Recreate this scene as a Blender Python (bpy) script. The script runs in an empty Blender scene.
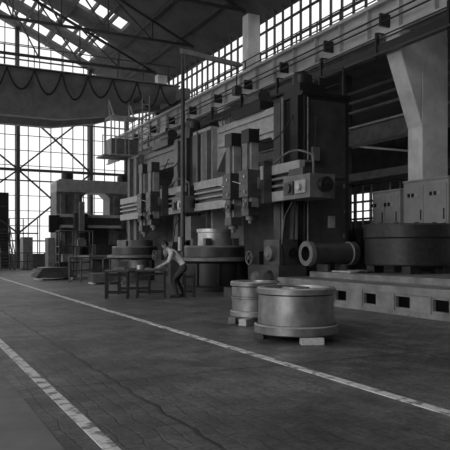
import bpy, bmesh, math, random
from mathutils import Vector, Matrix
random.seed(4)
S=bpy.context.scene
try:
    S.view_settings.view_transform='Standard'
except Exception: pass

# ---------------------------------------------------------------- materials
def mat(name,col,rough=0.6,metal=0.0,var=0.25,scale=3.0,bump=0.0,stretch=None,detail=6):
    m=bpy.data.materials.new(name); m.use_nodes=True
    nt=m.node_tree; b=nt.nodes['Principled BSDF']
    tc=nt.nodes.new('ShaderNodeTexCoord'); mp=nt.nodes.new('ShaderNodeMapping')
    nt.links.new(tc.outputs['Object'],mp.inputs['Vector'])
    if stretch: mp.inputs['Scale'].default_value=stretch
    n=nt.nodes.new('ShaderNodeTexNoise'); n.inputs['Scale'].default_value=scale; n.inputs['Detail'].default_value=detail
    n.inputs['Roughness'].default_value=0.65
    nt.links.new(mp.outputs['Vector'],n.inputs['Vector'])
    r=nt.nodes.new('ShaderNodeValToRGB')
    r.color_ramp.elements[0].position=0.3; r.color_ramp.elements[1].position=0.7
    a=col*(1-var); c=col*(1+var)
    r.color_ramp.elements[0].color=(a,a,a,1); r.color_ramp.elements[1].color=(c,c,c,1)
    nt.links.new(n.outputs['Fac'],r.inputs['Fac']); nt.links.new(r.outputs['Color'],b.inputs['Base Color'])
    b.inputs['Roughness'].default_value=rough; b.inputs['Metallic'].default_value=metal
    if bump>0:
        bp=nt.nodes.new('ShaderNodeBump'); bp.inputs['Strength'].default_value=bump; bp.inputs['Distance'].default_value=0.02
        nt.links.new(n.outputs['Fac'],bp.inputs['Height']); nt.links.new(bp.outputs['Normal'],b.inputs['Normal'])
    return m
DARK=mat('dark_paint',0.02,0.35)
MID=mat('machine_paint',0.058,0.36,var=0.45,scale=2.2)
MIDL=mat('machine_paint_light',0.17,0.42,var=0.38,scale=2.5)
LITE=mat('pale_grey_paint',0.44,0.5,var=0.25)
STEEL=mat('bright_steel',0.55,0.38,0.6,var=0.25,scale=4)
TURN=mat('turned_steel',0.28,0.42,0.7,var=0.4,scale=2.5,stretch=(1.6,1.6,1.2),bump=0.06)
CAST=mat('cast_iron',0.035,0.45,0.2,var=0.4,scale=9,bump=0.3)
CONC=mat('whitewashed_concrete',0.78,0.85,var=0.18,scale=1.6,bump=0.2)
WALLM=mat('wall_plaster',0.1,0.9,var=0.3,scale=1.2)
ROOFM=mat('roof_slab',0.12,0.95,var=0.3,scale=1.0)
TRUSS=mat('truss_steel',0.05,0.7)
FRAME=mat('window_frame_steel',0.08,0.7)
CRANE=mat('crane_paint',0.2,0.6,var=0.3,scale=1.5)
GIRD=mat('runway_girder_paint',0.52,0.6,var=0.3,scale=1.2,stretch=(1,.5,2))
BED=mat('bed_paint',0.22,0.45,var=0.4,scale=2.5)
WOOD=mat('timber',0.42,0.85,var=0.3,scale=6,stretch=(1,8,8),bump=0.2)
WIRE=mat('cable_rubber',0.012,0.6)
SKIN=mat('skin',0.3,0.55,var=0.06)
SHIRT=mat('cotton_shirt',0.5,0.9,var=0.1,scale=10)
TROU=mat('trousers_cloth',0.035,0.9,var=0.2,scale=10)
SHOE=mat('shoe_leather',0.02,0.5)
HAIR=mat('hair',0.015,0.6)
CAB=mat('cabinet_enamel',0.36,0.5,var=0.12)

def paintmat():
    m=mat('worn_white_paint',0.5,0.8,var=0.15,scale=12)
    nt=m.node_tree;b=nt.nodes['Principled BSDF']
    tc=nt.nodes.new('ShaderNodeTexCoord'); n=nt.nodes.new('ShaderNodeTexNoise'); n.inputs['Scale'].default_value=7; n.inputs['Detail'].default_value=8
    nt.links.new(tc.outputs['Object'],n.inputs['Vector'])
    r=nt.nodes.new('ShaderNodeValToRGB'); r.color_ramp.elements[0].position=0.38; r.color_ramp.elements[1].position=0.52
    r.color_ramp.elements[0].color=(0.2,0.2,0.2,1); r.color_ramp.elements[1].color=(0.68,0.68,0.68,1)
    nt.links.new(n.outputs['Fac'],r.inputs['Fac']); nt.links.new(r.outputs['Color'],b.inputs['Base Color'])
    return m
PAINT=paintmat()
def floormat():
    m=bpy.data.materials.new('worn_block_floor'); m.use_nodes=True
    nt=m.node_tree;b=nt.nodes['Principled BSDF']; L=nt.links.new
    tc=nt.nodes.new('ShaderNodeTexCoord')
    cur=None
    def mul(c2,f=1):
        nonlocal cur
        if cur is None: cur=c2; return
        mx=nt.nodes.new('ShaderNodeMixRGB'); mx.blend_type='MULTIPLY'; mx.inputs['Fac'].default_value=f
        L(cur,mx.inputs['Color1']); L(c2,mx.inputs['Color2']); cur=mx.outputs['Color']
    wn=nt.nodes.new('ShaderNodeTexNoise'); wn.inputs['Scale'].default_value=2.5; wn.inputs['Detail'].default_value=4; L(tc.outputs['Object'],wn.inputs['Vector'])
    va=nt.nodes.new('ShaderNodeVectorMath'); va.operation='MULTIPLY_ADD'; va.inputs[1].default_value=(.16,.16,0)
    L(wn.outputs['Color'],va.inputs[0]); L(tc.outputs['Object'],va.inputs[2])
    def brick(w,h,ms,c1,c2,mo,off,loc):
        br=nt.nodes.new('ShaderNodeTexBrick'); br.inputs['Scale'].default_value=1.0
        mp=nt.nodes.new('ShaderNodeMapping'); mp.inputs['Rotation'].default_value=(0,0,math.radians(90)); mp.inputs['Location'].default_value=loc
        L(va.outputs[0],mp.inputs['Vector']); L(mp.outputs['Vector'],br.inputs['Vector'])
        br.inputs['Brick Width'].default_value=w; br.inputs['Row Height'].default_value=h; br.inputs['Mortar Size'].default_value=ms
        br.inputs['Mortar Smooth'].default_value=.7; br.offset=off
        for nme,c in (('Color1',c1),('Color2',c2),('Mortar',mo)): br.inputs[nme].default_value=(c,c,c,1)
        return br
    b1=brick(.24,.15,.012,.105,.14,.082,.5,(0,0,0)); mul(b1.outputs['Color'])
    for sc,lo,hi in ((.4,.45,1.5),(1.8,.62,1.35),(20,.6,1.4)):
        n=nt.nodes.new('ShaderNodeTexNoise'); n.inputs['Scale'].default_value=sc; n.inputs['Detail'].default_value=9; n.inputs['Roughness'].default_value=.7
        L(tc.outputs['Object'],n.inputs['Vector'])
        r=nt.nodes.new('ShaderNodeValToRGB'); r.color_ramp.elements[0].position=.36; r.color_ramp.elements[1].position=.64
        r.color_ramp.elements[0].color=(lo,lo,lo,1); r.color_ramp.elements[1].color=(hi,hi,hi,1)
        L(n.outputs['Fac'],r.inputs['Fac']); mul(r.outputs['Color'])
    b2=brick(6.2,2.1,.035,1,.93,.4,0,(0.4,0.02,0)); mul(b2.outputs['Color'])
    L(cur,b.inputs['Base Color'])
    b.inputs['Roughness'].default_value=0.5
    bp=nt.nodes.new('ShaderNodeBump'); bp.inputs['Strength'].default_value=.5; bp.inputs['Distance'].default_value=.012
    L(n.outputs['Fac'],bp.inputs['Height'])
    bp2=nt.nodes.new('ShaderNodeBump'); bp2.inputs['Strength'].default_value=.35; bp2.inputs['Distance'].default_value=.008; bp2.invert=True
    L(b1.outputs['Fac'],bp2.inputs['Height']); L(bp.outputs['Normal'],bp2.inputs['Normal'])
    L(bp2.outputs['Normal'],b.inputs['Normal'])
    return m
FLOOR=floormat()
PATH=mat('worn_concrete_path',0.17,0.8,var=0.25,scale=1.5)

# ---------------------------------------------------------------- builder
class O:
    def __init__(s,name,T=None):
        s.n=name; s.v=[]; s.f=[]; s.fm=[]; s.sm=[]; s.m=[]; s.T=T or Matrix.Identity(4)
    def mi(s,m):
        if m not in s.m: s.m.append(m)
        return s.m.index(m)
    def add(s,vs,fs,m,smooth=False):
        k=len(s.v); i=s.mi(m)
        s.v+= [tuple(s.T@Vector(p)) for p in vs]
        for f in fs: s.f.append([k+a for a in f]); s.fm.append(i); s.sm.append(smooth)
    def box(s,x0,x1,y0,y1,z0,z1,m):
        s.add([(x0,y0,z0),(x1,y0,z0),(x1,y1,z0),(x0,y1,z0),(x0,y0,z1),(x1,y0,z1),(x1,y1,z1),(x0,y1,z1)],
              [(0,3,2,1),(4,5,6,7),(0,1,5,4),(1,2,6,5),(2,3,7,6),(3,0,4,7)],m)
    def prism(s,poly,a0,a1,m,ax='y'):
        n=len(poly)
        def P(p,a):
            if ax=='y': return (p[0],a,p[1])
            if ax=='x': return (a,p[0],p[1])
            return (p[0],p[1],a)
        vs=[P(p,a0) for p in poly]+[P(p,a1) for p in poly]
        fs=[tuple(range(n)),tuple(range(2*n-1,n-1,-1))]+[(i,n+i,n+(i+1)%n,(i+1)%n) for i in range(n)]
        s.add(vs,fs,m)
    def bar(s,p,q,w,m,h=None):
        p=Vector(p);q=Vector(q);h=h or w
        d=(q-p).normalized(); up=Vector((0,0,1)) if abs(d.z)<.95 else Vector((0,1,0))
        a=d.cross(up).normalized()*w/2; b=a.cross(d).normalized()*h/2
        vs=[p-a-b,p+a-b,p+a+b,p-a+b,q-a-b,q+a-b,q+a+b,q-a+b]
        s.add([tuple(v) for v in vs],[(0,3,2,1),(4,5,6,7),(0,1,5,4),(1,2,6,5),(2,3,7,6),(3,0,4,7)],m)
    def tube(s,p,q,r,m,seg=10,r2=None):
        p=Vector(p);q=Vector(q);r2=r if r2 is None else r2
        d=(q-p).normalized(); up=Vector((0,0,1)) if abs(d.z)<.95 else Vector((0,1,0))
        a=d.cross(up).normalized(); b=a.cross(d).normalized()
        vs=[];
        for k in range(seg):
            t=2*math.pi*k/seg; o=a*math.cos(t)+b*math.sin(t); vs.append(tuple(p+o*r))
        for k in range(seg):
            t=2*math.pi*k/seg; o=a*math.cos(t)+b*math.sin(t); vs.append(tuple(q+o*r2))
        s.add(vs,[(k,seg+k,seg+(k+1)%seg,(k+1)%seg) for k in range(seg)],m,True)
        s.add(vs,[tuple(range(seg)),tuple(range(2*seg-1,seg-1,-1))],m)
    def path(s,pts,r,m,seg=8):
        for a,b in zip(pts[:-1],pts[1:]): s.tube(a,b,r,m,seg)
    def sag(s,p,q,drop,r,m,n=8):
        p=Vector(p);q=Vector(q)
        s.path([tuple(p.lerp(q,t/n)-Vector((0,0,drop*(1-(2*t/n-1)**2)))) for t in range(n+1)],r,m,6)
    def lathe(s,c,prof,m,ax='z',seg=48):
        c=Vector(c)
        def P(r,t,z):
            a,b=r*math.cos(t),r*math.sin(t)
            if ax=='z': return tuple(c+Vector((a,b,z)))
            if ax=='x': return tuple(c+Vector((z,a,b)))
            return tuple(c+Vector((b,z,a)))
        for i,(u,w) in enumerate(zip(prof[:-1],prof[1:])):
            mm=m[i] if isinstance(m,list) else m
            vs=[P(u[0],2*math.pi*k/seg,u[1]) for k in range(seg)]+[P(w[0],2*math.pi*k/seg,w[1]) for k in range(seg)]
            s.add(vs,[(k,(k+1)%seg,seg+(k+1)%seg,seg+k) for k in range(seg)],mm,True)
    def wheel(s,c,r,m,ax='x'):
        c=Vector(c); n=16
        def P(t,rr): 
            a,b=rr*math.cos(t),rr*math.sin(t)
            return c+(Vector((0,a,b)) if ax=='x' else Vector((a,0,b)))
        pts=[tuple(P(2*math.pi*k/n,r)) for k in range(n+1)]; s.path(pts,.018,m,6)
        for k in range(4): s.tube(tuple(c),tuple(P(math.pi/4+math.pi/2*k,r)),.012,m,6)
        s.lathe(tuple(c),[(0,-.04),(.045,-.04),(.045,.06),(0,.06)],m,ax,12)
    def done(s,bevel=0.0,name=None):
        me=bpy.data.meshes.new(s.n); me.from_pydata(s.v,[],s.f)
        for m in s.m: me.materials.append(m)
        me.polygons.foreach_set('material_index',s.fm); me.polygons.foreach_set('use_smooth',s.sm)
        me.update()
        ob=bpy.data.objects.new(s.n,me); S.collection.objects.link(ob)
        if bevel>0:
            b=ob.modifiers.new('bevel','BEVEL'); b.width=bevel; b.segments=2; b.limit_method='ANGLE'; b.angle_limit=math.radians(50)
        return ob

A=math.radians(26.85)
def roofz(x): return 13.2+0.45*(15-x) if x>2.5 else 13.2+0.45*(x+10)
XL=-10.0; YE=46.0; YB=-6.0; XR=30.0
YI=YB+.02

# ---------------------------------------------------------------- shell
o=O('floor'); o.box(XL-.5,XR+.5,YB,YE+.5,-.2,0,FLOOR); o.done()
o=O('concrete_path'); o.box(-3,1.01,YB,44,0,.006,PATH); o.done()
o=O('floor_marking_line'); o.box(4.08,4.2,YB,33,0,.006,PAINT)
o.done()
o=O('floor_marking_line'); o.box(1.25,1.36,YB,40,0,.006,PAINT); o.done()

# far wall: plinth, piers, glazing bars
o=O('wall_far')
o.box(XL,15.4,YE,YE+.35,0,1.0,WALLM)
for x in (-10,-4,1.6,7.2,12.3,15.1): o.box(x-.13,x+.13,YE,YE+.4,1.0,roofz(x),FRAME)
o.box(15.4,XR,YE,YE+.35,0,9.7,WALLM)
o.done()
o=O('unseen_wall_back')  # unseen wall behind the camera, added to cut fill light from the back
o.box(XL-.4,XR+.4,YB-.35,YB,0,9.7,WALLM); o.prism([(XL-.4,9.7),(16.2,9.7),(16.2,12.6),(2.5,18.7),(XL-.4,12.9)],YB-.35,YB,WALLM)
o.done()
o=O('window_1')
x=XL
while x<15.4:
    o.box(x-.025,x+.025,YE+.1,YE+.2,1.0,min(roofz(x),roofz(x))-.05,FRAME); x+=.78
z=1.9
while z<19:
    w=.09 if int(round((z-1.9)/1.05))%4==0 else .04
    xa=max(XL,-10+(z-13.2)/.45) if z>13.2 else XL; xb=15-(z-13.2)/.45 if z>13.2 else 15.3
    if xb>xa: o.box(xa,xb,YE+.1,YE+.2,z-w/2,z+w/2,FRAME)
    z+=1.05
o.done()
o=O('wall_bracing')
for x0,x1 in ((7.2,12.3),(1.6,7.2)):
    for z0,z1 in ((2.4,6.8),(6.8,11.2)):
        o.bar((x0,YE-.25,z0),(x1,YE-.25,z1),.11,TRUSS); o.bar((x0,YE-.25,z1),(x1,YE-.25,z0),.11,TRUSS)
for z in (6.8,11.2): o.bar((XL,YE-.25,z),(15,YE-.25,z),.18,TRUSS)
for x in (1.6,7.2,12.3): o.bar((x,YE-.25,0),(x,YE-.25,12.5),.22,TRUSS)
o.done()
o=O('door_1')
o.box(4.4,6.6,YE-.09,YE-.01,0,5.2,DARK); o.box(5.46,5.54,YE-.11,YE-.09,0,5.2,TRUSS)
for z in (1,2.6,4.2): o.box(4.5,6.5,YE-.11,YE-.09,z,z+.1,TRUSS)
o.done()
# left wall with tall glazing
o=O('wall_left'); o.box(XL-.4,XL,YB,YE,0,1.4,WALLM); o.box(XL-.4,XL,YB,YE,11.5,13.0,WALLM)
y=-8.65
while y<YE:
    if y>YB: o.box(XL-.4,XL+.3,y-.35,y+.35,0,13.0,CONC)
    y+=12
o.done()
o=O('window_2')
y=YB
while y<YE: o.box(XL-.25,XL-.15,y-.03,y+.03,1.4,11.5,FRAME); y+=1.5
for z in (3.4,5.4,7.4,9.4): o.box(XL-.25,XL-.15,YB,YE,z-.04,z+.04,FRAME)
o.done()
# right aisle
o=O('wall_right')
o.box(XR,XR+.35,YB,YE,0,3.4,WALLM); o.box(XR,XR+.35,YB,YE,5.4,9.7,WALLM)
o.done()
o=O('window_3')
y=YB
while y<YE: 
    o.box(XR+.1,XR+.2,y-.05,y+.05,3.4,5.4,FRAME); y+=.8
for z in (4.1,4.8): o.box(XR+.1,XR+.2,YB,YE,z-.05,z+.05,FRAME)
o.done()
# clerestory between hall and aisle roofs
o=O('window_4')
y=YB
while y<YE: o.box(15.9,16.0,y-.035,y+.035,9.95,13.0,FRAME); y+=.75
for z in (10,11,12,12.95): o.box(15.9,16.0,YB,YE,z-.04,z+.04,FRAME)
o.done()
# roof
o=O('ceiling')
def rs(xa,xb,y0,y1,m=ROOFM):
    za,zb=roofz(xa),roofz(xb)
    o.prism([(xa,za),(xb,zb),(xb,zb+.25),(xa,za+.25)],y0,y1,m)
sky=[(-2,1),(10,12),(22,23.5),(30.5,32),(36.0,37.8),(40.0,42.2),(43.5,45.4)]
yy=YB
for a,b in sky+[(YE+.5,YE+.5)]:
    for xa,xb in ((XL-.5,2.5),(2.5,16.2)): rs(xa,xb,yy,a)
    yy=b
for a,b in sky:
    rs(12.0,16.2,a,b); rs(1.5,2.5,a,b); rs(2.5,3.5,a,b); rs(XL-.5,-8,a,b)
    k=3.5
    while k<12: rs(k,k+.1,a,b,FRAME); k+=1.1
o.box(16.05,XR+.4,YB,YE+.4,9.7,9.95,ROOFM)
o.done()
# purlins + trusses
o=O('roof_purlins')
for x in (4,5.7,7.4,9.1,10.8,12.5,14.2):
    o.box(x-.06,x+.06,YI,YE-.02,roofz(x)-.27,roofz(x)-.03,TRUSS)
o.done()
for Y in (3.3,15.35,21.4,27.3,33.4,39.5):
    o=O('roof_truss'); zb=12.9
    o.box(XL+.4,14.9,Y-.06,Y+.06,zb-.06,zb+.08,TRUSS)
    o.bar((14.9,Y,roofz(14.9)-.42),(2.5,Y,roofz(2.5)-.42),.14,TRUSS); o.bar((XL+.4,Y,roofz(XL+.4)-.42),(2.5,Y,roofz(2.5)-.42),.14,TRUSS)
    xs=[14.9,12.4,9.9,7.4,5.0,2.5,0,-2.5,-5,-7.5]
    for i,x in enumerate(xs):
        zt=roofz(x)-.42
        if i>0: o.bar((x,Y,zb),(x,Y,zt),.07,TRUSS)
        if i>0:
            xp=xs[i-1]
            if i<=5: o.bar((xp,Y,zb),(x,Y,zt),.07,TRUSS)
            else: o.bar((xp,Y,roofz(xp)-.42),(x,Y,zb),.07,TRUSS)
    o.done()

# ---------------------------------------------------------------- columns & runway
for Y in (3.35,15.35,27.35,39.5):
    o=O('concrete_column')
    o.box(14.5,15.6,Y-.32,Y+.32,0,8.15,CONC)
    o.prism([(14.5,5.2),(14.5,8.15),(13.6,8.15),(13.6,7.5)],Y-.32,Y+.32,CONC)
    o.box(14.95,15.6,Y-.3,Y+.3,8.15,12.75,CONC)
    o.done(.03)
o=O('crane_runway_girder')
o.box(13.95,14.05,YI,YE-.5,8.3,9.3,GIRD)
o.box(13.75,14.25,YI,YE-.5,8.16,8.27,GIRD); o.box(13.72,14.28,YI,YE-.5,9.25,9.36,GIRD)
y=YB+.3
while y<YE-.5: o.box(13.78,14.22,y-.02,y+.02,8.27,9.25,GIRD); y+=1.5
o.box(13.96,14.04,YI,YE-.5,9.36,9.5,DARK)
# walkway with handrails
o.box(14.3,14.9,YI,YE-.5,9.3,9.36,DARK)
y=YB+.2
while y<YE-.5: o.box(14.84,14.89,y-.02,y+.02,9.36,10.45,TRUSS); y+=1.5
for z in (9.75,10.1,10.45): o.tube((14.86,YI,z),(14.86,YE-.5,z),.025,TRUSS,6)
# collector conductors and cable tray under / beside girder
for z in (7.95,8.05): o.tube((13.45,YI,z),(13.45,YE-.6,z),.025,DARK,6)
o.box(13.42,13.5,YI,YE-.6,7.5,7.8,DARK); o.box(13.3,13.5,YI,YE-.6,7.44,7.5,MID)
for z in (8.55,8.75): o.tube((13.6,YI,z),(13.6,YE-.6,z),.03,DARK,6)
y=YB+.9
while y<YE-.6:
    o.box(13.38,13.5,y-.04,y+.04,7.4,8.2,DARK); o.box(13.45,13.78,y-.03,y+.03,8.17,8.22,DARK)
    o.box(13.55,13.95,y-.04,y+.04,8.45,8.85,DARK); y+=3
o.done()
o=O('crane_runway_girder')
o.box(-9.6,-9.1,YI,YE-.5,8.2,9.36,GIRD); o.box(-9.4,-9.3,YI,YE-.5,9.36,9.5,DARK); o.done()

# aisle structure on the right
o=O('aisle_girder'); 
o.box(16.3,16.6,YI,YE-.2,5.6,6.2,MIDL); o.box(16.2,16.7,YI,YE-.2,6.2,6.28,LITE);o.box(16.2,16.7,YI,YE-.2,5.52,5.6,MIDL)
o.box(16.3,16.5,YI,YE-.2,4.1,4.4,MIDL)
for z in (6.9,7.3,7.7): o.tube((16.4,YI,z),(16.4,YE-.2,z),.06,MIDL)
for y in (10,21.4,33.4,44): o.box(16.3,16.6,y-.2,y+.2,0,8.5,MID)
o.done()
o=O('aisle_crane_bridge')
o.prism([(17,7.8),(17,8.6),(29.6,8.6),(29.6,7.8),(27.5,7.2),(19,7.2)],29,29.5,MIDL)
o.box(17,29.6,28.4,29,7.1,7.2,MID); 
for k in range(12): o.box(17.2+k,17.25+k,28.4,28.45,7.2,8.2,TRUSS)
o.box(17.2,28.3,28.4,28.45,8.15,8.2,TRUSS)
o.box(17,17.3,27,31,8.2,9.0,MID); o.box(29.2,29.6,27,31,8.2,9.0,MID)
o.done()
o=O('aisle_partition_railing')
y=16.5
while y<28: o.box(16.9,16.95,y-.025,y+.025,0,4.0,LITE if int(y*2)%3 else MID); y+=.55
for z in (2.6,3.3,4.0): o.box(16.88,16.97,16.5,28,z-.04,z+.04,MIDL)
o.box(16.9,16.95,16.5,28,0,2.2,WALLM)
o.done()

# ---------------------------------------------------------------- overhead crane
o=O('overhead_travelling_crane')
g=[(13.9,9.62),(12.6,9.38),(9.8,8.45),(7.4,8.05),(-2.4,8.05),(-4.8,8.45),(-7.6,9.38),(-9,9.62),(-9,10.45),(13.9,10.45)]
for y0 in (33.3,35.7):
    o.prism(g,y0,y0+.5,CRANE)
    o.box(-9.1,14,y0-.08,y0+.58,10.45,10.52,CRANE)
    k=-8.5
    while k<13.8:
        o.box(k-.02,k+.02,y0-.02,y0+.0,8.5 if -5<k<9 else 9.65,10.4,CRANE); k+=1.6
for xx in (13.75,-9.6):
    o.box(xx,xx+.5,32.4,37.2,9.62,10.2,CRANE)
    for y0 in (32.8,36.8): o.lathe((xx+.25,y0,9.76),[(0,-.1),(.25,-.1),(.25,.1),(0,.1)],DARK,'x',20)
k=-8.5
while k<13.8: o.box(k-.02,k+.02,33.15,33.19,10.52,11.5,TRUSS); k+=1.45
for z in (11.0,11.5): o.box(-8.6,13.7,33.15,33.19,z-.02,z+.02,TRUSS)
# trolley
o.box(-4,-1,33.2,36.4,10.6,11.6,DARK); o.lathe((-2.5,34,11.9),[(0,-.6),(.4,-.6),(.4,.6),(0,.6)],DARK,'x',20)
# festoon cable
o.tube((-8,33.1,10.4),(13.4,33.1,10.4),.03,WIRE,6)
k=.6; i=0
while k<12.8:
    o.sag((k,33.08,10.38),(k+1.35,33.08,10.38),1.05+.25*((i*7)%3)/2,.05,WIRE,10); k+=1.35; i+=1
# operator cab with ladder cage
cx0,cx1,cy0,cy1=9.7,11.2,32.2,33.2
o.box(cx0,cx1,cy0,cy1,6.2,6.3,LITE); o.box(cx0,cx1,cy0,cy1,8.2,8.3,LITE); o.box(cx0,cx1,cy0,cy0+.04,6.3,7.1,MIDL); o.box(cx0,cx0+.04,cy0,cy1,6.3,7.1,MIDL)
for a in (cx0,cx0+.75,cx1):
    for b in (cy0,cy1): o.box(a-.03,a+.03,b-.03,b+.03,6.2,8.3,LITE)
for a in (cx0+.2,cx1-.2): 
    for b in (cy0+.2,cy1-.1): o.bar((a,b,8.3),(a,33.4,9.4),.07,LITE)
for z in (6.6,7.0,7.4,7.8,8.2,8.6,9.0): o.box(11.4,11.8,cy0,cy0+.04,z,z+.05,LITE)
for a in (11.4,11.8): o.box(a-.02,a+.02,cy0,cy0+.05,6.0,9.5,LITE)
o.box(9.2,12.0,32.0,33.25,6.12,6.2,MIDL)
for a in (9.2,9.9,10.6,11.3,12.0): o.box(a-.02,a+.02,32.0,32.04,6.2,7.2,LITE)
o.box(9.2,12,32,32.04,7.16,7.2,LITE)
o.box(11.3,11.4,32.2,33.3,9.3,9.5,MID)
o.done()

# ---------------------------------------------------------------- vertical boring mills
def mill(dy,second=False):
    T=Matrix.Translation((0,dy,0))
    o=O('vertical_boring_mill',T)
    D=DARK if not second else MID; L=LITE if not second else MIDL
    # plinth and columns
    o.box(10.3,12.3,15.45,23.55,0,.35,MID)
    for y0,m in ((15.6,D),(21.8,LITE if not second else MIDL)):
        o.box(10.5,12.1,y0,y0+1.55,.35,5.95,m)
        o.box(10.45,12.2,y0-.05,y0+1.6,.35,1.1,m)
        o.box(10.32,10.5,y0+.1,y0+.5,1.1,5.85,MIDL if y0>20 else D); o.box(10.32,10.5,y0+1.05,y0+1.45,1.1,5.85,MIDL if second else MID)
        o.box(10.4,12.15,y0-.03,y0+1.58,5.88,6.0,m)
    # side panels, conduit and junction box on near column
    o.box(10.65,11.95,15.57,15.6,1.3,3.4,MID); o.box(10.65,11.95,15.57,15.6,3.5,5.75,MID)
    o.box(11.3,11.55,15.54,15.57,2.0,2.35,LITE)
    for z in (1.7,2.45,3.2): o.box(11.86,11.92,15.53,15.57,z,z+.12,MIDL)
    o.tube((10.58,15.55,1.2),(10.58,15.55,5.8),.025,MIDL,8); o.box(10.7,10.95,15.47,15.57,3.95,4.35,MIDL)
    o.path([(10.82,15.52,4.35),(10.82,15.52,5.3),(10.6,15.55,5.5)],.015,DARK,6)
    # top beam with haunches
    o.box(10.7,12.0,17.15,21.8,5.0,5.95,L)
    o.prism([(17.15,5.0),(17.15,4.3),(17.5,4.65),(17.85,5.0)],10.7,12.0,L,'x')
    o.prism([(21.8,5.0),(21.1,5.0),(21.45,4.65),(21.8,4.3)],10.7,12.0,L,'x')
    o.box(10.62,10.7,17.3,21.6,5.15,5.3,L); o.box(10.62,10.7,17.3,21.6,5.7,5.85,L)
    o.box(11.85,12.0,17.15,21.8,1.1,4.6,MID)
    # feed gearboxes, motors on top
    o.box(10.6,11.5,16.0,16.9,6.0,6.35,D); o.lathe((10.95,16.4,6.35),[(0,0),(.3,0),(.3,.3),(.24,.4),(0,.45)],D,'z',24)
    o.box(10.5,11.3,18.2,20.2,5.95,6.25,D); o.lathe((10.9,18.6,6.5),[(0,0),(.24,0),(.24,1.0),(0,1.0)],MID,'y',24)
    for y in (15.75,17,18.5,20,21.5,23.2): o.tube((12.0,y,5.95),(12.0,y,6.9),.025,D,6)
    o.tube((12.0,15.75,6.9),(12.0,23.2,6.9),.025,D,6); o.tube((12.0,15.75,6.45),(12.0,23.2,6.45),.025,D,6)
    # elevating screws
    for y in (16.35,22.55): o.tube((10.22,y,1.3),(10.22,y,5.9),.045,MIDL)
    # crossrail
    ye=21.75 if not second else 22.6
    o.box(9.85,10.3,14.9,ye,2.8,3.8,MID)
    o.box(9.72,9.9,14.7,ye,3.54,3.82,LITE); o.box(9.72,9.9,14.7,ye,2.76,3.04,LITE)
    o.box(9.9,10.32,14.9,ye,3.75,3.86,MIDL)
    o.tube((9.76,14.9,3.4),(9.76,ye,3.4),.045,STEEL); o.tube((9.76,14.9,3.2),(9.76,ye,3.2),.045,STEEL)
    # crossrail end gearbox with shaft ends
    o.box(9.45,10.25,13.8,15.1,2.72,3.35,MIDL); o.box(9.5,10.2,14.2,14.9,3.35,3.55,MID); o.box(9.4,9.45,13.95,14.45,2.85,3.2,LITE); o.box(9.4,9.45,14.55,15.0,2.85,3.2,MID)
    o.lathe((9.8,13.8,3.05),[(0,-.34),(.07,-.34),(.07,-.28),(.2,-.28),(.2,-.12),(.09,-.12),(.09,0)],DARK,'y',24)
    o.lathe((9.45,14.2,3.02),[(0,-.12),(.09,-.12),(.09,0)],STEEL,'x',16)
    o.lathe((9.45,14.75,3.02),[(0,-.1),(.13,-.1),(.13,0)],DARK,'x',16)
    # arched supply hose and drooping cables
    pts=[(9.7,16.0-2.0*t/10*1.0,3.85+.25*math.sin(math.pi*t/10)) for t in range(11)]; o.path(pts,.03,MIDL,8)
    o.tube(pts[-1],(9.7,14.0,3.3),.03,MIDL,8)
    o.sag((9.3,16.6,4.7),(10.4,15.9,5.5),.5,.022,DARK); o.sag((9.3,17.7,4.8),(10.7,18.6,5.4),.6,.022,DARK); o.sag((9.7,18.1,2.75),(9.7,19.4,2.78),.3,.02,DARK)
    o.sag((9.8,15.05,2.75),(10.3,15.9,1.6),.35,.025,DARK)
    # ram heads
    for y,zt,zb in ((17.7,4.95,2.15),(16.6,4.9,2.4)):
        o.box(9.45,9.72,y-.45,y+.45,2.7,3.95,MID)
        o.box(9.42,9.45,y+.2,y+.42,2.85,3.8,MIDL); o.box(9.42,9.45,y-.42,y-.24,3.4,3.8,LITE)
        o.lathe((9.45,y,3.3),[(0,-.12),(.33,-.12),(.33,0)],MIDL,'x',32)
        o.box(9.16,9.42,y-.2,y-.1,zb,zt,STEEL); o.box(9.08,9.42,y-.1,y+.2,zb,zt,MIDL)
        o.box(9.0,9.45,y-.28,y+.26,2.9,3.7,MID)
        for z in (3.05,3.5): o.lathe((9.0,y-.1,z),[(0,-.03),(.04,-.03),(.04,0)],STEEL,'x',10)
        o.box(9.06,9.42,y-.24,y+.23,zt-.4,zt,D)
        o.box(9.06,9.42,y-.22,y+.22,zb-.05,zb+.2,MID)
        o.lathe((9.25,y,zb-.27),[(0,0),(.07,0),(.07,.1),(.14,.1),(.14,.22)],MIDL,'z',20)
        o.wheel((8.9,y-.3,2.66),.17,MIDL); o.box(8.96,9.1,y-.33,y+.0,2.58,2.75,DARK)
        o.tube((8.98,y+.1,3.3),(8.8,y+.28,3.38),.014,STEEL,6); o.tube((8.98,y+.1,3.1),(8.82,y-.08,3.0),.014,STEEL,6)
    if not second: o.box(9.7,10.3,22.0,22.7,1.7,2.6,MIDL)
    # turntable base, faceplate, jaws, workpiece
    c=(9.35,19.25,0)
    o.lathe(c,[(0,0),(1.22,0),(1.22,.14),(1.14,.2),(1.14,.9),(1.24,.98),(1.24,1.08),(1.1,1.1),(1.02,1.12),(1.02,1.42),(.98,1.48),(0,1.48)],
            [D,D,D,D,D,MIDL,MIDL,D,MID,MIDL,MIDL],'z',64)
    for k in range(10):
        t=2*math.pi*k/10; x=c[0]+1.13*math.cos(t); y=c[1]+1.13*math.sin(t)
        o.bar((x,y,.2),(x,y,.9),.1,D)
    for k in range(4):
        t=math.pi/4+k*math.pi/2; x=c[0]+.72*math.cos(t); y=c[1]+.72*math.sin(t); o.box(x-.1,x+.1,y-.1,y+.1,1.48,1.72,MID)
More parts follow.
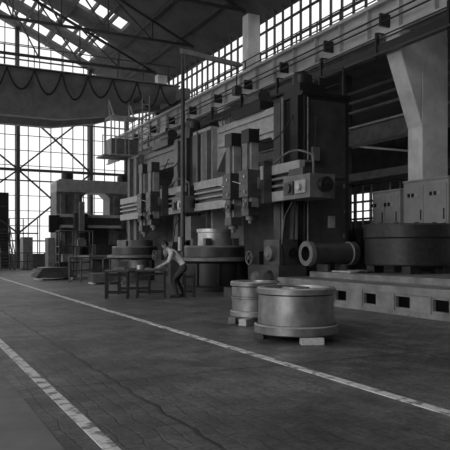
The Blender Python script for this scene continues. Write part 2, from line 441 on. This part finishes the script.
    if not second:
        o.lathe(c,[(.3,1.48),(.56,1.48),(.56,1.9),(.6,1.92),(.6,2.03),(.3,2.03),(.3,1.48)],STEEL,'z',48)
    else:
        o.lathe(c,[(.4,1.48),(.8,1.48),(.8,1.75),(.4,1.75),(.4,1.48)],MIDL,'z',48)
    # drive housing to the right of the table
    o.box(9.55,10.5,15.5,17.3,0,.9,MID); o.box(9.7,10.45,15.7,16.6,.9,1.65,MID); o.box(9.6,10.45,16.7,17.3,.9,1.3,D)
    o.lathe((9.7,16.15,1.25),[(0,-.18),(.1,-.18),(.22,-.12),(.22,0)],MIDL,'x',24)
    o.lathe((9.55,16.0,.5),[(0,-.1),(.2,-.1),(.26,0)],D,'x',24)
    o.lathe((9.55,16.8,.5),[(0,-.1),(.15,-.1),(.2,0)],MIDL,'x',24)
    o.wheel((9.42,17.0,1.1),.2,MIDL); o.tube((9.42,17,1.1),(9.6,17,1.1),.02,MIDL,8)
    o.lathe((10.05,15.7,1.25),[(0,-.25),(.05,-.25),(.05,-.2),(.16,-.2),(.16,-.16),(.05,-.16),(.05,0)],D,'y',20)
    o.path([(9.8,15.6,.9),(9.6,15.4,1.5),(9.7,15.4,2.3),(9.9,15.3,2.72)],.03,DARK,8)
    o.done(.012)
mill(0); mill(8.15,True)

# jib hoist pole
o=O('jib_hoist')
o.lathe((9.1,21.35,0),[(0,0),(.25,0),(.25,.06),(.09,.1),(.08,5),(.06,8.6),(0,8.6)],MID,'z',16)
o.bar((9.0,21.3,8.5),(12.3,23.0,8.85),.12,MIDL,.18)
o.bar((9.1,21.35,7.7),(10.3,22.0,8.55),.06,MIDL)
o.tube((12.15,22.95,8.8),(12.15,22.95,7.9),.03,DARK,6); o.box(12.0,12.3,22.8,23.1,7.6,7.95,MID)
o.box(8.95,9.02,21.25,21.45,1.3,1.8,LITE)
o.done()

# ---------------------------------------------------------------- far gantry machine, facing down the hall
o=O('gantry_planing_machine')
o.box(8.0,13.6,38.2,40.0,0,.5,MID)
for x0,x1 in ((8.2,9.75),(11.45,13.5)):
    o.box(x0,x1,38.3,39.8,.5,4.75,MIDL); o.box(x0+.2,x0+.5,38.1,38.3,.6,4.6,MIDL); o.box(x1-.5,x1-.2,38.1,38.3,.6,4.6,MIDL)
o.prism([(8.2,4.75),(13.5,4.75),(13.5,5.3),(13.3,5.5),(8.4,5.5),(8.2,5.3)],38.25,39.85,LITE)
o.prism([(9.75,4.75),(9.75,4.45),(10.05,4.75)],38.3,39.8,MIDL); o.prism([(11.45,4.75),(11.15,4.75),(11.45,4.45)],38.3,39.8,MIDL)
o.box(8.0,13.6,37.6,38.1,2.6,3.35,MID); o.box(8.0,13.6,37.5,37.6,3.2,3.38,LITE); o.box(8.0,13.6,37.5,37.6,2.58,2.75,LITE)
for x in (9.4,12.3):
    o.box(x-.4,x+.4,37.2,37.5,2.5,3.45,MID); o.box(x-.15,x+.15,36.95,37.2,1.9,4.1,MIDL); o.box(x-.18,x+.18,36.9,37.2,2.0,2.3,DARK)
o.box(9.0,12.4,33.6,38.3,0,.8,MID); o.box(8.9,12.5,33.4,38.3,.8,1.0,MIDL)
o.box(9.8,11.6,35.5,37,1.0,1.6,CAST); o.box(9.75,11.45,38.6,39.6,1.0,3.3,MID)
o.lathe((9,39,5.5),[(0,0),(.35,0),(.35,.4),(0,.4)],DARK,'z',24); o.lathe((12.5,39,5.5),[(0,0),(.35,0),(.35,.4),(0,.4)],DARK,'z',24)
o.box(7.6,8.0,37.7,38.6,0,2.0,MIDL); o.box(7.6,8.2,37.4,37.6,2.3,3.3,DARK)
o.done(.02)

# ---------------------------------------------------------------- left floor clutter
def rail_frame(name,x,y,L,H,ang,m=DARK,mid=2,post=3,depth=.6):
    o=O(name,Matrix.Translation((x,y,0))@Matrix.Rotation(ang,4,'Z'))
    for yy in (0,depth):
        for k in range(post): o.tube((L*k/(post-1),yy,0),(L*k/(post-1),yy,H),.03,m,8)
        for z in [H]+[H*(j+1)/(mid+1) for j in range(mid)]: o.tube((0,yy,z),(L,yy,z),.025,m,8)
    for z in (H,H*.5):
        for k in (0,post-1): o.tube((L*k/(post-1),0,z),(L*k/(post-1),depth,z),.025,m,8)
    return o
o=rail_frame('steel_storage_rack',6.6,30.2,1.6,2.2,0,MID); o.box(0,1.6,0,.6,.7,.75,MID); o.box(0,1.6,0,.6,1.45,1.5,MID); o.box(.2,.7,.1,.5,.75,1.1,MIDL); o.box(.9,1.3,.1,.5,1.5,1.8,MIDL); o.done()
o=rail_frame('safety_railing',6.1,26.0,1.5,1.0,math.radians(10),MID,1,4,.05); o.done()
o=O('steel_plate_stack')
for k in range(5): o.box(5.2+.07*k,6.9-.05*k,28.2+.05*k,29.6,.1+.09*k,.18+.09*k,MID)
o.box(5.3,5.45,28.2,29.6,0,.1,WOOD); o.box(6.6,6.75,28.2,29.6,0,.1,WOOD); o.done()
o=O('wooden_crate',Matrix.Translation((6.6,24.3,0)))
o.box(0,1.2,0,.7,.06,.42,MID); 
for k in range(4): o.box(-.02,1.22,-.02,0,.08+.09*k,.15+.09*k,MIDL)
for k in (0,.55,1.1): o.box(k,k+.1,-.0,.7,0,.06,WOOD)
o.done()
o=O('tall_tool_cabinet'); o.box(7.0,7.6,42.5,43.6,0,2.1,MIDL); o.box(6.97,7.0,42.55,43.02,.1,2.0,LITE); o.box(6.97,7.0,43.08,43.55,.1,2.0,LITE); o.done(.01)
rail_frame('safety_railing',5.0,41.5,4.2,1.1,0,DARK,1,5,.05).done()
# access stairs with landing before the far windows
o=O('access_stairs')
for k in range(12): o.box(5.6,6.4,44.9-.24*k-.24,44.9-.24*k,2.4-.2*k-.04,2.4-.2*k,MID)
for x in (5.58,6.42):
    o.bar((x,45.0,2.45),(x,42.0,-.0+.06),.05,MID,.18); o.tube((x,44.9,3.4),(x,42.1,1.05),.03,MID,8)
    for t in (0,.33,.66,1): o.tube((x,44.9-2.8*t,2.4-2.3*t if t<1 else 0),(x,44.9-2.8*t,3.4-2.35*t),.025,MID,8)
o.box(5.5,8.4,44.9,45.6,2.36,2.44,MID)
for x in (6.5,7.4,8.35): o.tube((x,44.93,0),(x,44.93,3.4),.035,MID,8)
for z in (2.9,3.4): o.tube((6.5,44.93,z),(8.35,44.93,z),.025,MID,8)
o.done()
# scrap tray near the near mill
o=O('scrap_tray',Matrix.Translation((8.25,15.6,0))@Matrix.Rotation(.3,4,'Z'))
o.box(0,.8,0,.5,0,.04,MID)
for a in ((0,.8,0,.03),(0,.8,.47,.5),(0,.03,.03,.47),(.77,.8,.03,.47)): o.box(*a,.04,.3,MID)
for k in range(18):
    x,y=random.uniform(.08,.62),random.uniform(.08,.36); o.bar((x,y,.06),(x+.12,y+.08,random.uniform(.15,.34)),.03,MIDL)
o.done()

# ---------------------------------------------------------------- worker and benches
hd=18.2; hl=hd*(182-225)/640
fx,fy=math.sin(A),math.cos(A); rx,ry=math.cos(A),-math.sin(A)
wx=fx*hd+rx*hl; wy=fy*hd+ry*hl
ang=math.atan2(-ry,-rx)+math.radians(6)   # facing along the bench
TW=Matrix.Translation((wx,wy,0))@Matrix.Rotation(ang,4,'Z')
# local: +x forward, +y his left, z up
def bench(name,x0,x1,y0,y1,h,extra=0):
    o=O(name,TW)
    o.box(x0,x1,y0,y1,h-.05,h,MID)
    for x in (x0+.04,x1-.04):
        for y in (y0+.04,y1-.04): o.box(x-.03,x+.03,y-.03,y+.03,0,h-.05,DARK)
    for y in (y0+.04,y1-.04): o.box(x0+.04,x1-.04,y-.015,y+.015,h-.16,h-.11,DARK); o.box(x0+.04,x1-.04,y-.015,y+.015,.14,.18,DARK)
    for x in (x0+.04,x1-.04): o.box(x-.015,x+.015,y0+.04,y1-.04,.14,.18,DARK)
    return o
o=bench('steel_workbench',.45,1.3,-.4,.32,.80); 
o.box(.82,1.05,-.15,.1,.80,.812,SHIRT); o.lathe((1.18,.05,.80),[(0,0),(.1,0),(.1,.12),(.06,.12),(.06,0.02)],STEEL,'z',24); o.box(1.1,1.25,-.35,-.15,.80,.88,DARK)
o.bar((.8,.2,.81),(1.0,.26,.81),.02,STEEL)
o.done(.004)
o=bench('steel_workbench',1.48,2.15,-.3,.4,.78); o.box(1.6,1.9,-.1,.2,.78,.86,MIDL); o.done(.004)
o=bench('steel_workbench',.9,1.9,-2.0,-1.3,.80); o.lathe((1.3,-1.6,.80),[(0,0),(.25,0),(.25,.22),(.1,.22),(.1,.1)],MIDL,'z',24); o.box(1.62,1.85,-1.8,-1.5,.80,1.0,MID); o.done(.004)
o=bench('steel_stool',-.38,-.04,-.17,.17,.715); o.done(.004)

root=bpy.data.objects.new('machinist_man',None); S.collection.objects.link(root)
# perched on the stool edge, back bent over the bench, head bowed
J={'pel':((-.10,0,.90),(.15,.12)),'sp':((.02,0,1.04),(.145,.12)),'ch':((.18,0,1.185),(.165,.13)),'up':((.30,0,1.29),(.115,.10)),
   'nk':((.375,0,1.365),(.06,.06)),'hd':((.425,0,1.425),(.055,.055)),
   'hL':((-.07,.095,.835),(.105,.10)),'tL':((.10,.11,.68),(.09,.088)),'kL':((.25,.12,.50),(.068,.068)),'cL':((.21,.12,.32),(.064,.062)),'aL':((.14,.12,.10),(.048,.048)),
   'hR':((-.07,-.095,.835),(.105,.10)),'tR':((.05,-.12,.67),(.09,.088)),'kR':((.15,-.13,.48),(.068,.068)),'cR':((.05,-.13,.31),(.064,.062)),'aR':((-.04,-.13,.10),(.048,.048)),
   'sL':((.29,.185,1.265),(.07,.07)),'eL':((.37,.26,1.02),(.05,.05)),'fL':((.50,.22,.95),(.043,.043)),'wL':((.62,.16,.885),(.030,.026)),'pL':((.70,.13,.845),(.040,.02)),
   'sR':((.29,-.185,1.265),(.07,.07)),'eR':((.38,-.25,1.02),(.05,.05)),'fR':((.51,-.21,.95),(.043,.043)),'wR':((.63,-.14,.885),(.030,.026)),'pR':((.71,-.11,.845),(.040,.02))}
B=[('pel','sp','s'),('sp','ch','s'),('ch','up','s'),('up','nk','s'),('nk','hd','k'),
   ('pel','hL','t'),('hL','tL','t'),('tL','kL','t'),('kL','cL','t'),('cL','aL','t'),('pel','hR','t'),('hR','tR','t'),('tR','kR','t'),('kR','cR','t'),('cR','aR','t'),
   ('up','sL','s'),('sL','eL','s'),('eL','fL','k'),('fL','wL','k'),('wL','pL','k'),('up','sR','s'),('sR','eR','s'),('eR','fR','k'),('fR','wR','k'),('wR','pR','k')]
ks=list(J.keys()); me=bpy.data.meshes.new('sk')
me.from_pydata([J[k][0] for k in ks],[(ks.index(a),ks.index(b)) for a,b,_ in B],[])
sk=bpy.data.objects.new('sk',me); S.collection.objects.link(sk)
md=sk.modifiers.new('s','SKIN'); md.use_smooth_shade=True
for i,k in enumerate(ks):
    sv=me.skin_vertices[0].data[i]; sv.radius=J[k][1]; sv.use_root=(k=='pel')
ss=sk.modifiers.new('ss','SUBSURF'); ss.levels=2; ss.render_levels=2
bpy.context.view_layer.update()
dg=bpy.context.evaluated_depsgraph_get()
bm_=bpy.data.meshes.new_from_object(sk.evaluated_get(dg))
bpy.data.objects.remove(sk)
WP=Vector((-.05,0,.96)); WN=Vector((.55,0,1)).normalized()      # waist plane, clean hem
bb=bmesh.new(); bb.from_mesh(bm_); bmesh.ops.bisect_plane(bb,geom=bb.verts[:]+bb.edges[:]+bb.faces[:],plane_co=WP,plane_no=WN); bb.to_mesh(bm_); bb.free()
def segd(p,a,b):
    a=Vector(a);b=Vector(b);t=max(0,min(1,(p-a).dot(b-a)/(b-a).length_squared)); return (p-(a+(b-a)*t)).length
bm_.materials.clear()
for m in (SHIRT,TROU,SKIN): bm_.materials.append(m)
for p in bm_.polygons:
    c=p.center; best=min(B,key=lambda b:segd(c,J[b[0]][0],J[b[1]][0])-.5*(J[b[0]][1][0]+J[b[1]][1][0]))
    k=best[2]
    if k in 'st' and abs(c.y)<.22 and c.x<.24: k='t' if (c-WP).dot(WN)<0 else 's'
    if c.z<.8: k='t'
    p.material_index={'s':0,'t':1,'k':2}[k]; p.use_smooth=True
body=bpy.data.objects.new('body',bm_); S.collection.objects.link(body); body.matrix_world=TW; body.parent=root
o=O('hands',TW)
for sg,w,pm in ((1,'wL','pL'),(-1,'wR','pR')):
    P=Vector(J[pm][0]); W=Vector(J[w][0]); d=(P-W).normalized(); side=Vector((0,1,0))
    for k,ln in enumerate((.075,.085,.08,.062)):
        b=P+d*.005+side*(sg*(-.03+.02*k))
        m1=b+Vector((1,0,-.12)).normalized()*ln*.5; m2=m1+Vector((.8,0,-.3)).normalized()*ln*.35; m3=m2+Vector((.5,0,-.5)).normalized()*ln*.2
        o.tube(b,m1,.010,SKIN,8,.009); o.tube(m1,m2,.009,SKIN,8,.008); o.tube(m2,m3,.008,SKIN,8,.005)
    b=P-d*.03+side*(-sg*.028); t1=b+d*.03+side*(-sg*.03); t2=t1+Vector((.9,0,-.2))*.035; o.tube(b,t1,.012,SKIN,8,.010); o.tube(t1,t2,.010,SKIN,8,.007)
h=o.done(); h.parent=root
o=O('shoes',TW)
for x,y in ((.14,.12),(-.04,-.13)):
    o.prism([(x-.07,0),(x+.2,0),(x+.215,.03),(x+.19,.065),(x+.08,.09),(x+.05,.13),(x-.06,.13),(x-.08,.06)],y-.045,y+.045,SHOE)
h=o.done(.015); h.parent=root
TH=TW@Matrix.Translation((.48,0,1.49))@Matrix.Rotation(math.radians(42),4,'Y')
def ell(o,c,r,m,u=20,v=14,f=None):
    vs=[];fs=[]
    for i in range(v+1):
        th=math.pi*i/v
        for j in range(u):
            ph=2*math.pi*j/u; p=[c[0]+r[0]*math.sin(th)*math.cos(ph),c[1]+r[1]*math.sin(th)*math.sin(ph),c[2]+r[2]*math.cos(th)]
            if f: p=f(p)
            vs.append(tuple(p))
    for i in range(v):
        for j in range(u): fs.append((i*u+j,(i+1)*u+j,(i+1)*u+(j+1)%u,i*u+(j+1)%u))
    o.add(vs,fs,m,True)
o=O('head',TH)
def face(p):
    if p[2]<0:
        k=1+p[2]*2.6; p[1]*=max(.6,k); p[0]=p[0]*max(.7,1+p[2]*1.6)+(-p[2])*.18
    return p
ell(o,(0,0,0),(.095,.076,.118),SKIN,28,20,face)
def hair(p):
    lo=-.065 if p[0]<.0 else -.065+p[0]*1.6
    if p[2]<lo: p[2]=lo; p[0]*=.92; p[1]*=.92
    return p
ell(o,(-.010,0,.012),(.100,.083,.116),HAIR,28,20,hair)
o.prism([(.088,.02),(.118,-.028),(.085,-.036)],-.012,.012,SKIN)
for sg in (1,-1):
    ell(o,(.083,sg*.03,.006),(.012,.014,.009),SHIRT,10,8); ell(o,(.092,sg*.03,.006),(.005,.006,.006),HAIR,8,6)
    ell(o,(.0,sg*.082,-.01),(.018,.010,.03),SKIN,10,8); o.bar((.092,sg*.015,.028),(.085,sg*.048,.028),.008,HAIR)
o.bar((.094,-.022,-.062),(.094,.022,-.062),.008,CAST)
h=o.done(); h.parent=root

# ---------------------------------------------------------------- foreground turned parts
o=O('turned_steel_drum',Matrix.Translation((5.44,8.32,.1)))
o.lathe((0,0,0),[(.2,0),(.60,0),(.645,.02),(.645,.13),(.625,.15),(.585,.155),(.575,.59),(.605,.61),(.605,.685),(.585,.705),(.50,.705),(.49,.64),(.22,.64),(.21,.70),(.14,.70),(.14,.1)],
   [CAST,TURN,TURN,STEEL,CAST,TURN,CAST,TURN,STEEL,STEEL,TURN,TURN,TURN,STEEL,CAST],'z',72)
for k in range(8):
    t=2*math.pi*k/8; o.lathe((.36*math.cos(t),.36*math.sin(t),.64),[(.035,0),(.035,.03),(0,.03)],CAST,'z',10)
o.done()
o=O('flanged_steel_drum',Matrix.Translation((5.92,10.5,.12)))
o.lathe((0,0,0),[(.1,0),(.42,0),(.445,.02),(.445,.1),(.42,.12),(.41,.125),(.41,.34),(.425,.35),(.425,.38),(.41,.39),(.41,.56),(.44,.58),(.44,.64),(.42,.66),(.3,.66),(.28,.6),(.12,.6),(.12,.0)],
   [CAST,TURN,TURN,STEEL,CAST,TURN,CAST,TURN,CAST,TURN,CAST,TURN,STEEL,STEEL,TURN,TURN,CAST],'z',60)
o.done()
def block(x,y,a,l=.4,w=.16,h=.1,z=0,m=WOOD,n='timber_block'):
    o=O(n,Matrix.Translation((x,y,z))@Matrix.Rotation(a,4,'Z')); o.box(-l/2,l/2,-w/2,w/2,0,h-.001,m); o.done(.006)
block(5.32,7.72,math.radians(-25),.34); block(5.75,8.75,.3,.5); block(5.0,8.65,.9,.3,.14,.1,0,MID)
block(5.62,10.2,.5,.34,.16,.12); block(6.1,10.8,.1,.5,.16,.12); block(5.55,10.65,1.0,.36,.14,.12,0,MIDL)

# ---------------------------------------------------------------- bed platform
o=O('machine_bed_platform')
xa,xb,ya,yb=9.26,13.1,2.0,15.1
o.box(xa,xb,ya,yb,.5,.6,BED)
o.box(xa,xa+.12,ya,yb,0,.1,BED); o.box(xa,xa+.12,ya,yb,.44,.5,BED)
y=ya; step=1.05
while y<yb-.01:
    y2=min(y+step,yb); o.box(xa+.03,xa+.12,y,min(y+step-.42,yb),.1,.44,BED)
    if y2>y+step-.42:
        o.box(xa+.03,xa+.12,y+step-.42,y2,.1,.16,BED); o.box(xa+.03,xa+.12,y+step-.42,y2,.39,.44,BED)
    o.box(xa,xa+.03,y+.02,y+.08,.1,.44,BED)
    y=y2
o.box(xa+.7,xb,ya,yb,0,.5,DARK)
o.box(xa,xa+.7,yb-.1,yb,0,.5,BED)
o.box(10.2,13.1,ya,14.9,.6,.75,BED)
for k in range(5): o.box(10.2,13.1,ya+2.4*k+.6,ya+2.4*k+.66,.745,.752,DARK)
o.done(.008)
# large dark ring casting
o=O('ring_casting',Matrix.Translation((11.85,12.8,.955)))
o.lathe((0,0,0),[(.6,0),(1.08,0),(1.1,.03),(1.1,.68),(1.14,.72),(1.14,1.02),(1.1,1.06),(.75,1.06),(.7,.95),(.6,.9),(.6,0)],
   [CAST,CAST,CAST,CAST,CAST,MID,MID,CAST,CAST,CAST],'z',72)
for k in range(12):
    t=2*math.pi*k/12; o.lathe((.93*math.cos(t),.93*math.sin(t),1.06),[(.06,0),(.06,.03),(0,.03)],MID,'z',10)
o.done()
for x,y in ((11.3,12.1),(11.1,13.2),(12.3,12.0),(12.3,13.5)): block(x,y,.2,.4,.25,.2,.754,DARK,'packing_block')
# pipe-like casting lying across
o=O('flanged_cylinder_casting',Matrix.Translation((9.75,14.45,1.25)))
o.lathe((0,0,0),[(.2,.3),(.2,0),(.33,0),(.34,.02),(.34,.14),(.32,.16),(.29,.18),(.29,1.4),(.33,1.42),(.33,1.6),(.0,1.6)],[DARK,MIDL,MIDL,MIDL,MID,MID,MID,MIDL,MID,MID],'x',48)
o.lathe((0,0,0),[(.2,.3),(0,.3)],DARK,'x',48)
o.done()
o=O('v_block_support'); 
for x in (10.3,10.9): o.prism([(14.2,.76),(14.7,.76),(14.7,.955),(14.2,.955)],x,x+.08,MID,'x')
o.done()
o=O('steel_sheet_offcut'); o.box(10.3,10.8,13.2,14.0,.76,.80,LITE); o.box(10.4,10.75,13.0,13.5,.80,.83,MIDL); o.done()

# ---------------------------------------------------------------- cabinets
o=O('cabinet_plinth'); o.box(13.3,14.2,12.7,16.2,0,1.3,MID); o.box(13.25,14.25,12.65,16.25,1.3,1.38,MID)
o.done(.01)
def cabinet(y0,y1,h,n):
    o=O('electrical_cabinet'); x=13.35
    o.box(x,x+.75,y0,y1,1.38,1.38+h,CAB)
    w=(y1-y0)/n
    for k in range(n):
        a=y0+k*w+.05; b=y0+(k+1)*w-.05
        o.box(x-.03,x,a,b,1.5,1.38+h-.12,CAB)
        o.box(x-.06,x-.03,a+.06,a+.09,2.2,2.5,DARK)
        for j in range(3): o.box(x-.045,x-.03,a+.2+.16*j,a+.3+.16*j,1.38+h-.45,1.38+h-.34,DARK if j else LITE)
        for j in range(5): o.box(x-.04,x-.03,a+.15,b-.15,1.6+.06*j,1.62+.06*j,DARK)
    o.box(x-.03,x+.78,y0-.02,y1+.02,1.38+h,1.38+h+.05,CAB)
    o.done(.01)
cabinet(14.75,16.0,1.75,2); cabinet(12.85,14.6,1.95,2)

# ---------------------------------------------------------------- world + camera
w=bpy.data.worlds.new('overcast_sky'); S.world=w; w.use_nodes=True
bg=w.node_tree.nodes['Background']; bg.inputs['Color'].default_value=(.8,.8,.8,1); bg.inputs['Strength'].default_value=1.4
sd=bpy.data.lights.new('hazy_sun','SUN'); sd.energy=2.3; sd.angle=math.radians(30)
so=bpy.data.objects.new('hazy_sun',sd); S.collection.objects.link(so)
so.rotation_euler=Vector((.85,.35,-.42)).to_track_quat('-Z','Y').to_euler()
cam=bpy.data.cameras.new('camera'); co=bpy.data.objects.new('camera',cam); S.collection.objects.link(co)
co.location=(0,0,1.4); co.rotation_euler=(math.radians(90),0,-A)
cam.lens=51.2; cam.sensor_width=36; cam.shift_y=23/450; cam.clip_end=300
S.camera=co
